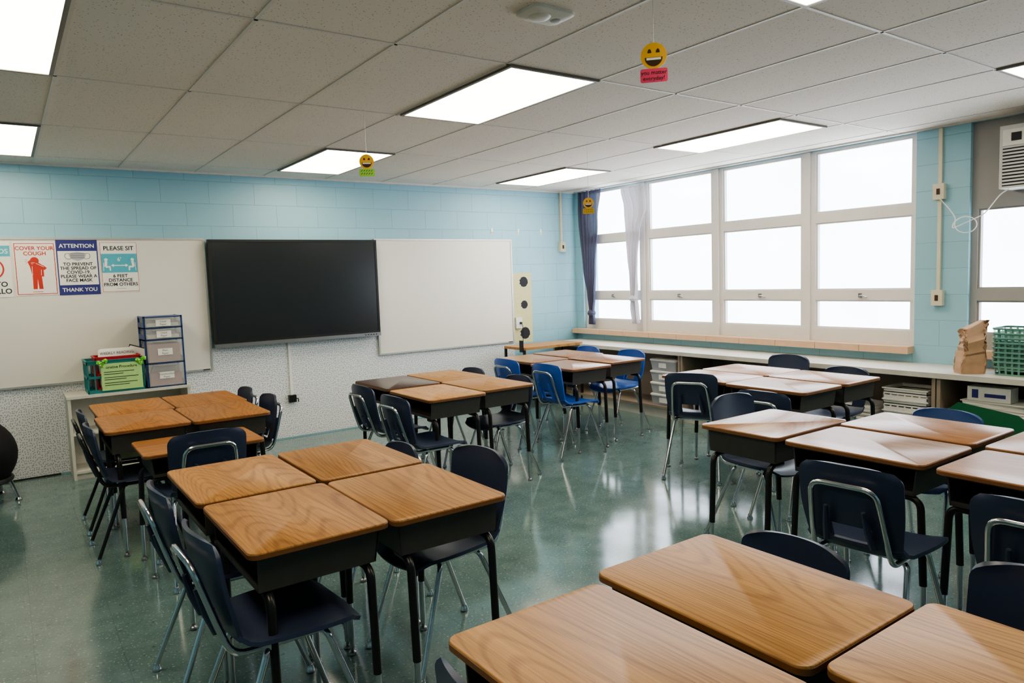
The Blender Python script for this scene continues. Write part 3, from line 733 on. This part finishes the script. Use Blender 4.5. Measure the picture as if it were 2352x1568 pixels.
# ball chair
t = thing('ball_chair', 'black rounded seat with metal feet at the left edge of the photo', 'seat', (-.255, 6.42, 0))
f = MB(); n = 18; f.loft([[Vector((.275 * math.sin(a) * math.cos(2 * PI * k / 28), .275 * math.sin(a) * math.sin(2 * PI * k / 28), .355 + .275 * math.cos(a))) for k in range(28)] for a in [PI * (.02 + .96 * i / n) for i in range(n + 1)]]); f.build('ball', 'ball', t)
f = MB(); f.tube([(.22 * math.cos(2 * PI * k / 24), .22 * math.sin(2 * PI * k / 24), .165) for k in range(25)], .02, 8); f.build('base_ring', 'black', t)
for k in range(5):
    a = 2 * PI * k / 5 - .3
    l = MB().tube([(.22 * math.cos(a), .22 * math.sin(a), .15), (.24 * math.cos(a), .24 * math.sin(a), .09), (.26 * math.cos(a), .26 * math.sin(a), .02)], .014, 8); l.lathe((.262 * math.cos(a), .262 * math.sin(a), 0), [(.02, 0), (.024, .008), (.016, .022)], 12); l.build('leg', 'chrome', t)

# ------------------------------------------------------------------ small corner table
t = thing('corner_table', 'small tan topped table with a raised black end near the corner', 'table', (4.68, 6.36, 0))
MB().loft([[Vector((p.x + .43, p.y + .21, p.z)) for p in ring(.86, .42, .03, z)] for z in (.70, .728)]).build('table_top', 'wood_pale', t)
for x in (.015, .845):
    for y in (.03, .39): MB().box((x - .012, y - .012, 0), (x + .012, y + .012, .70)).build('leg', 'leg_black', t, False)
MB().box((-.022, .02, .68), (-.001, .07, .81)).build('end_bracket', 'leg_black', t, False)

# ------------------------------------------------------------------ window counter
tag(MB().box((5.48, .0, .672), (5.998, 6.9, .71)).build('countertop', 'counter', smooth=False), 'long worn grey counter running below the windows', 'counter')
def cubby(label, y0, y1, mid=None):
    t = thing('cubby_unit', label, 'shelf unit', (5.5, y0, 0)); W = y1 - y0
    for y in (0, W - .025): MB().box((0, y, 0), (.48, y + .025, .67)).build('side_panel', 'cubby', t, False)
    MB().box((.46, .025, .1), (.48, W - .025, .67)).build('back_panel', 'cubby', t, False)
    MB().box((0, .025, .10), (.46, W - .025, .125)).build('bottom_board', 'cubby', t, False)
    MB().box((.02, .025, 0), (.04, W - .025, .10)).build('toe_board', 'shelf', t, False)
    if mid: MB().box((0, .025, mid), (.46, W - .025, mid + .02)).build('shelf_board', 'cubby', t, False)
cubby('open shelf unit under the counter nearest the room corner', 4.86, 6.88)
cubby('open shelf unit under the counter in the middle', 2.44, 4.85)
cubby('open shelf unit under the counter at the right edge', .02, 2.43, .42)
def tub(label, x, y, z, W, DP, H, body, lid, txt=True, group=None):
    t = thing('storage_box', label, 'box', (x, y, z), -PI / 2, group)
    MB().loft([ring(W - .03, DP - .03, .02, 0), ring(W, DP, .025, H - .02)]).build('body', body, t)
    MB().loft([ring(W + .012, DP + .012, .03, H - .02), ring(W + .012, DP + .012, .03, H - .006), ring(W - .01, DP - .01, .03, H)]).build('lid', lid, t)
    if txt: MB().box((-.05, -DP / 2 - .002, .03), (.05, -DP / 2 + .012, H - .04)).build('label_card', 'paper', t, False)
for k in range(4): tub(('bottom', 'second lowest', 'second highest', 'topmost')[k] + ' clear box in the stack under the counter by the blue chairs', 5.68, 5.12, .125 + .122 * k, .36, .30, .12, 'grey', 'white_p', True, 'clear boxes stacked under the counter')
tub('grey box with a bright blue lid under the counter', 5.68, 4.60, .125, .30, .30, .22, 'grey', 'royal', False)
crate('storage_basket', 'teal basket on top of the blue lidded box under the counter', 'teal', (5.56, 4.46, .345), .26, .28, .14)
tub('white box beside the teal basket under the counter', 5.70, 4.12, .125, .34, .30, .30, 'white_p', 'white_p')
tub('low grey lidded box under the counter behind the angled chair', 5.70, 3.62, .125, .36, .30, .34, 'grey', 'white_p')
for k in range(5):
    o = crate('white_basket', ('lowest', 'second lowest', 'middle', 'second highest', 'topmost')[k] + ' white basket of the stack under the counter', 'white_p', (5.52, 2.50, .126 + .088 * k), .30, .33, .087); o['group'] = 'white stacked baskets'
def pile(label, x0, y0, x1, y1, z, n, h, m='paper', jit=.012):
    f = MB()
    for k in range(n):
        a, c = random.uniform(-jit, jit), random.uniform(-jit, jit); r_ = Matrix.Translation(((x0 + x1) / 2 + a, (y0 + y1) / 2 + c, 0)) @ Matrix.Rotation(random.uniform(-.07, .07), 4, 'Z')
        w_, d_ = (x1 - x0) / 2, (y1 - y0) / 2
        f.box((-w_, -d_, z + k * h), (w_, d_, z + k * h + h * 1.01), r_)
    return tag(f.build('paper_pile', m, smooth=False), label, 'papers')
pile('pile of white papers on the shelf under the white carton', 5.55, 1.84, 5.84, 2.28, .441, 12, .007)
pile('loose heap of papers on the shelf at the right edge beside the carton', 5.56, 1.42, 5.84, 1.76, .441, 16, .008, 'grey', .02)
pile('pile of papers low under the counter beside the white baskets', 5.56, 2.92, 5.86, 3.28, .126, 22, .012, 'paper', .02)
t = thing('carton', 'small white carton with blue marks on the paper pile', 'box', (5.56, 1.98, .528)); MB().box((0, 0, 0), (.13, .27, .10)).build('body', 'white_p', t, False)
MB().box((-.002, .03, .03), (0, .16, .055)).build('printed_mark', 'pblue', t, False); MB().box((-.002, .2, .02), (0, .24, .08)).build('printed_mark', 'pblue', t, False)
f = MB(); f.loft([[Vector(p) for p in ((x, 1.72, 0), (x, 2.36, 0), (x, 2.36, .44), (x, 2.27, .52), (x, 1.9, .47), (x, 1.72, .34))] for x in (5.474, 5.465)])
tag(f.build('green_folder', 'green', smooth=False), 'dark green folder leaning against the shelf under the counter', 'folder')
# on the counter
t = thing('paper_bag', 'crumpled brown paper bag standing on the counter', 'bag', (5.63, 2.27, .711))
f = MB(); rg = []
for i in range(19):
    v = i / 18; wv_ = .162 - .02 * v + .012 * math.sin(v * 9); dv = .12 * (1 - .5 * max(0, v - .45) / .55); r0 = rrect(wv_, dv, .016, 6)
    j = .003 + .012 * v
    rg.append([Vector((x + .025 * v + random.uniform(-j, j) + .01 * v * math.sin(9 * v + 40 * y), y + random.uniform(-j, j) + .01 * v * math.sin(12 * v + 50 * x), .345 * v + (0 if i == 0 else random.uniform(-.006, .006) + .03 * v * v * math.sin(25 * x)))) for x, y in r0])
f.loft(rg); o = f.build('bag_body', 'bag', t, angle=.35); o.rotation_euler = (0, 0, -.7)
for k in range(8):
    o = rim_basket(('lowest', 'second from the bottom', 'third from the bottom', 'fourth from the bottom', 'fourth from the top', 'third from the top', 'second from the top', 'topmost')[k] + ' mint green basket of the nested stack on the counter', 'mint', (5.74, 1.985, .711 + .033 * k), .26, .29, .10, 'nested mint green baskets')
# air conditioner and cord
t = thing('air_conditioner', 'window air conditioner in the grey panel at the right edge', 'air conditioner', (5.79, 1.86, 2.01))
MB().box((0, -.31, 0), (.245, .31, .43)).build('case', 'ac', t, False)
MB().box((-.002, -.29, .015), (.001, .29, .275)).build('grille_back', 'black', t, False)
for k in range(11): MB().box((-.014, -.285, .022 + k * .023), (-.001, .285, .034 + k * .023)).build('grille_slat', 'ac', t, False)
MB().box((-.008, -.29, .29), (0, .29, .40)).build('control_panel', 'white_p', t, False)
for k in range(6): MB().box((-.014, -.25 + k * .085, .32), (-.008, -.19 + k * .085, .375)).build('vent_slot', 'black', t, False)
pts = [(5.95, 2.63, 2.0), (5.95, 2.55, 1.90)] + [(5.95 - .004 * k, 2.44 - .085 * math.cos(k * .7 + 2.6), 1.80 + .07 * math.sin(k * .7 + 2.6) - .003 * k) for k in range(0, 11)] + [(5.90, 2.30, 1.85), (5.85, 2.18, 1.98), (5.83, 2.12, 2.008)]
tag(MB().tube(rnd(pts, .03, 3), .0038, 8).build('power_cord', 'white_p'), 'white looped power cord hanging from the air conditioner', 'cord')

# ------------------------------------------------------------------ curtains
def curtain(label, prof, m, x=5.955, pleats=5, seed=1):
    t = thing('curtain', label, 'curtain', (x, 0, 0)); f = MB(); nz, ny = 44, 48; P = []
    for i in range(nz + 1):
        v = i / nz; z = prof[0][0] + (prof[-1][0] - prof[0][0]) * v
        for a, c in zip(prof, prof[1:]):
            if a[0] >= z >= c[0]:
                q = (a[0] - z) / (a[0] - c[0] + 1e-9); q = q * q * (3 - 2 * q); hw = a[1] + (c[1] - a[1]) * q; yc = a[2] + (c[2] - a[2]) * q; break
        row = []
        for j in range(ny + 1):
            u = -1 + 2 * j / ny
            row.append(Vector((.026 * math.sin(u * pleats * PI + seed + 1.2 * math.sin(v * 5)) * (.6 + .4 * math.sin(v * 3 + u)), yc + u * hw, z)))
        P.append(row)
    f.shell(P, lambda i, j: True, .002); f.build('fabric', m, t, angle=2)
    zk = prof[-3][0]; yk = prof[-3][2]
    MB().lathe((0, yk, zk - .04), [(.012, 0), (.045, .015), (.055, .04), (.04, .07), (.015, .085)], 12).build('knot', m, t)
curtain('dark slate blue sheer curtain tied in a knot beside the corner', [(2.535, .20, 6.65), (2.2, .17, 6.68), (1.6, .11, 6.68), (1.25, .07, 6.67), (1.04, .04, 6.67), (.98, .055, 6.67), (.90, .065, 6.67)], 'curtain_b', seed=1)
curtain('white sheer curtain tied in a knot over the window mullion', [(2.50, .19, 5.93), (2.25, .17, 5.88), (2.0, .11, 5.92), (1.7, .08, 5.94), (1.4, .06, 5.94), (1.22, .045, 5.94), (1.12, .06, 5.94), (.93, .055, 5.92)], 'curtain_w', seed=3, pleats=4)

# ------------------------------------------------------------------ ceiling sensor and hanging smileys
t = thing('ceiling_sensor', 'white rounded sensor box fixed to the ceiling tile', 'sensor', (1.87, 2.33, CH - .0), .0)
MB().loft([ring(.21, .15, .03, 0), ring(.21, .15, .03, -.012), ring(.18, .125, .03, -.02)]).build('base_plate', 'white_p', t)
MB().lathe((-.03, 0, -.032), [(.02, 0), (.04, .005), (.048, .013)], 20).build('dome', 'white_p', t)
MB().lathe((.055, 0, -.026), [(.012, 0), (.022, .003), (.026, .007)], 16).build('lens', 'ac', t)
def smiley(label, x, y, z, ang, card, txt, s=1.0):
    t = thing('hanging_smiley', label, 'hanging sign', (x, y, z), math.radians(ang)); r = .05 * s
    f = MB(); pts = circ(0, 0, r, 36); f.loft([[Vector((p, .0015, q)) for p, q in pts], [Vector((p, -.0015, q)) for p, q in pts]]); f.build('face_disc', 'yell', t)
    for sx in (-1, 1): MB().flat([(sx * r * .32 + p * .5, r * .22 + q) for p, q in circ(0, 0, r * .3, 14, 0, PI)], -.0022).build('eye', 'brown', t, False)
    MB().flat(circ(0, -r * .12, r * .68, 20, PI, 2 * PI), -.0022).build('mouth', 'brown', t, False)
    MB().flat(rect(-r * .56, -r * .32, r * .56, -r * .15), -.0026).build('teeth', 'paper', t, False)
    c0 = -r * 1.5
    MB().loft([[Vector((p, k, q + c0)) for p, q in rrect(r * 2.1, r * 1.05, r * .15, 3)] for k in (-.0028, -.004)]).build('message_card', card, t, False)
    if txt: lettering([(b_, sz * s, 0, c0 + dz * s, 'CENTER') for b_, sz, dz in txt], 'ink', t, -.0046)
    else:
        f = MB()
        for dz in (.012, -.008): 
            for k in range(5): f.flat(seg((-r * .8 + k * r * .34, c0 + dz * s - .004), (-r * .62 + k * r * .34, c0 + dz * s + .005), .003), -.0046)
        f.build('handwriting', 'ink', t, False)
    MB().tube([(0, 0, r), (0, 0, CH - z)], .0012, 6).build('string', 'white_p', t)
smiley('large hanging smiley with a pink card reading you matter everyday', 2.15, 2.01, 2.345, -47, 'pink', [('you matter', .022, .004), ('everyday!', .022, -.018)])
smiley('hanging smiley with a green card in front of the far left light', 1.888, 4.134, 2.24, -24, 'gcard', None, .88)
smiley('small hanging smiley with a gold card before the dark curtain', 3.86, 4.33, 2.075, -42, 'ycard', None, .84)

# ------------------------------------------------------------------ daylight, camera
wd = bpy.data.worlds.new('overcast'); sc.world = wd; wd.use_nodes = True
bg = wd.node_tree.nodes['Background']; bg.inputs[0].default_value = (.93, .965, 1, 1); bg.inputs[1].default_value = 9.0
for nm, yc, wy in (('portal_1', 4.845, 4.0), ('portal_2', 1.37, 2.1)):
    la = bpy.data.lights.new(nm, 'AREA'); la.shape = 'RECTANGLE'; la.size = 1.7; la.size_y = wy
    try: la.cycles.is_portal = True
    except Exception: la.energy = 0
    lo = bpy.data.objects.new(nm, la); COL.objects.link(lo); lo.location = (6.3, yc, 1.68)
    lo.rotation_euler = (0, PI / 2, 0)
cam = bpy.data.cameras.new('camera'); cam.sensor_width = 36; cam.lens = 1646 / 2352 * 36; cam.clip_start = .02
co = bpy.data.objects.new('camera', cam); COL.objects.link(co)
ax, ay, az = Vector((.8135, -.5806, -.0341)), Vector((.0784, .0514, .9956)), Vector((-.5762, -.8126, .0873))
mw = Matrix((ax, ay, az)).transposed().to_4x4(); mw.translation = (0, 0, 1.498)
co.matrix_world = mw; sc.camera = co
sc.view_settings.view_transform = 'AgX'
try: sc.view_settings.look = 'AgX - Medium High Contrast'
except Exception as e: print(e)
sc.view_settings.exposure = .05
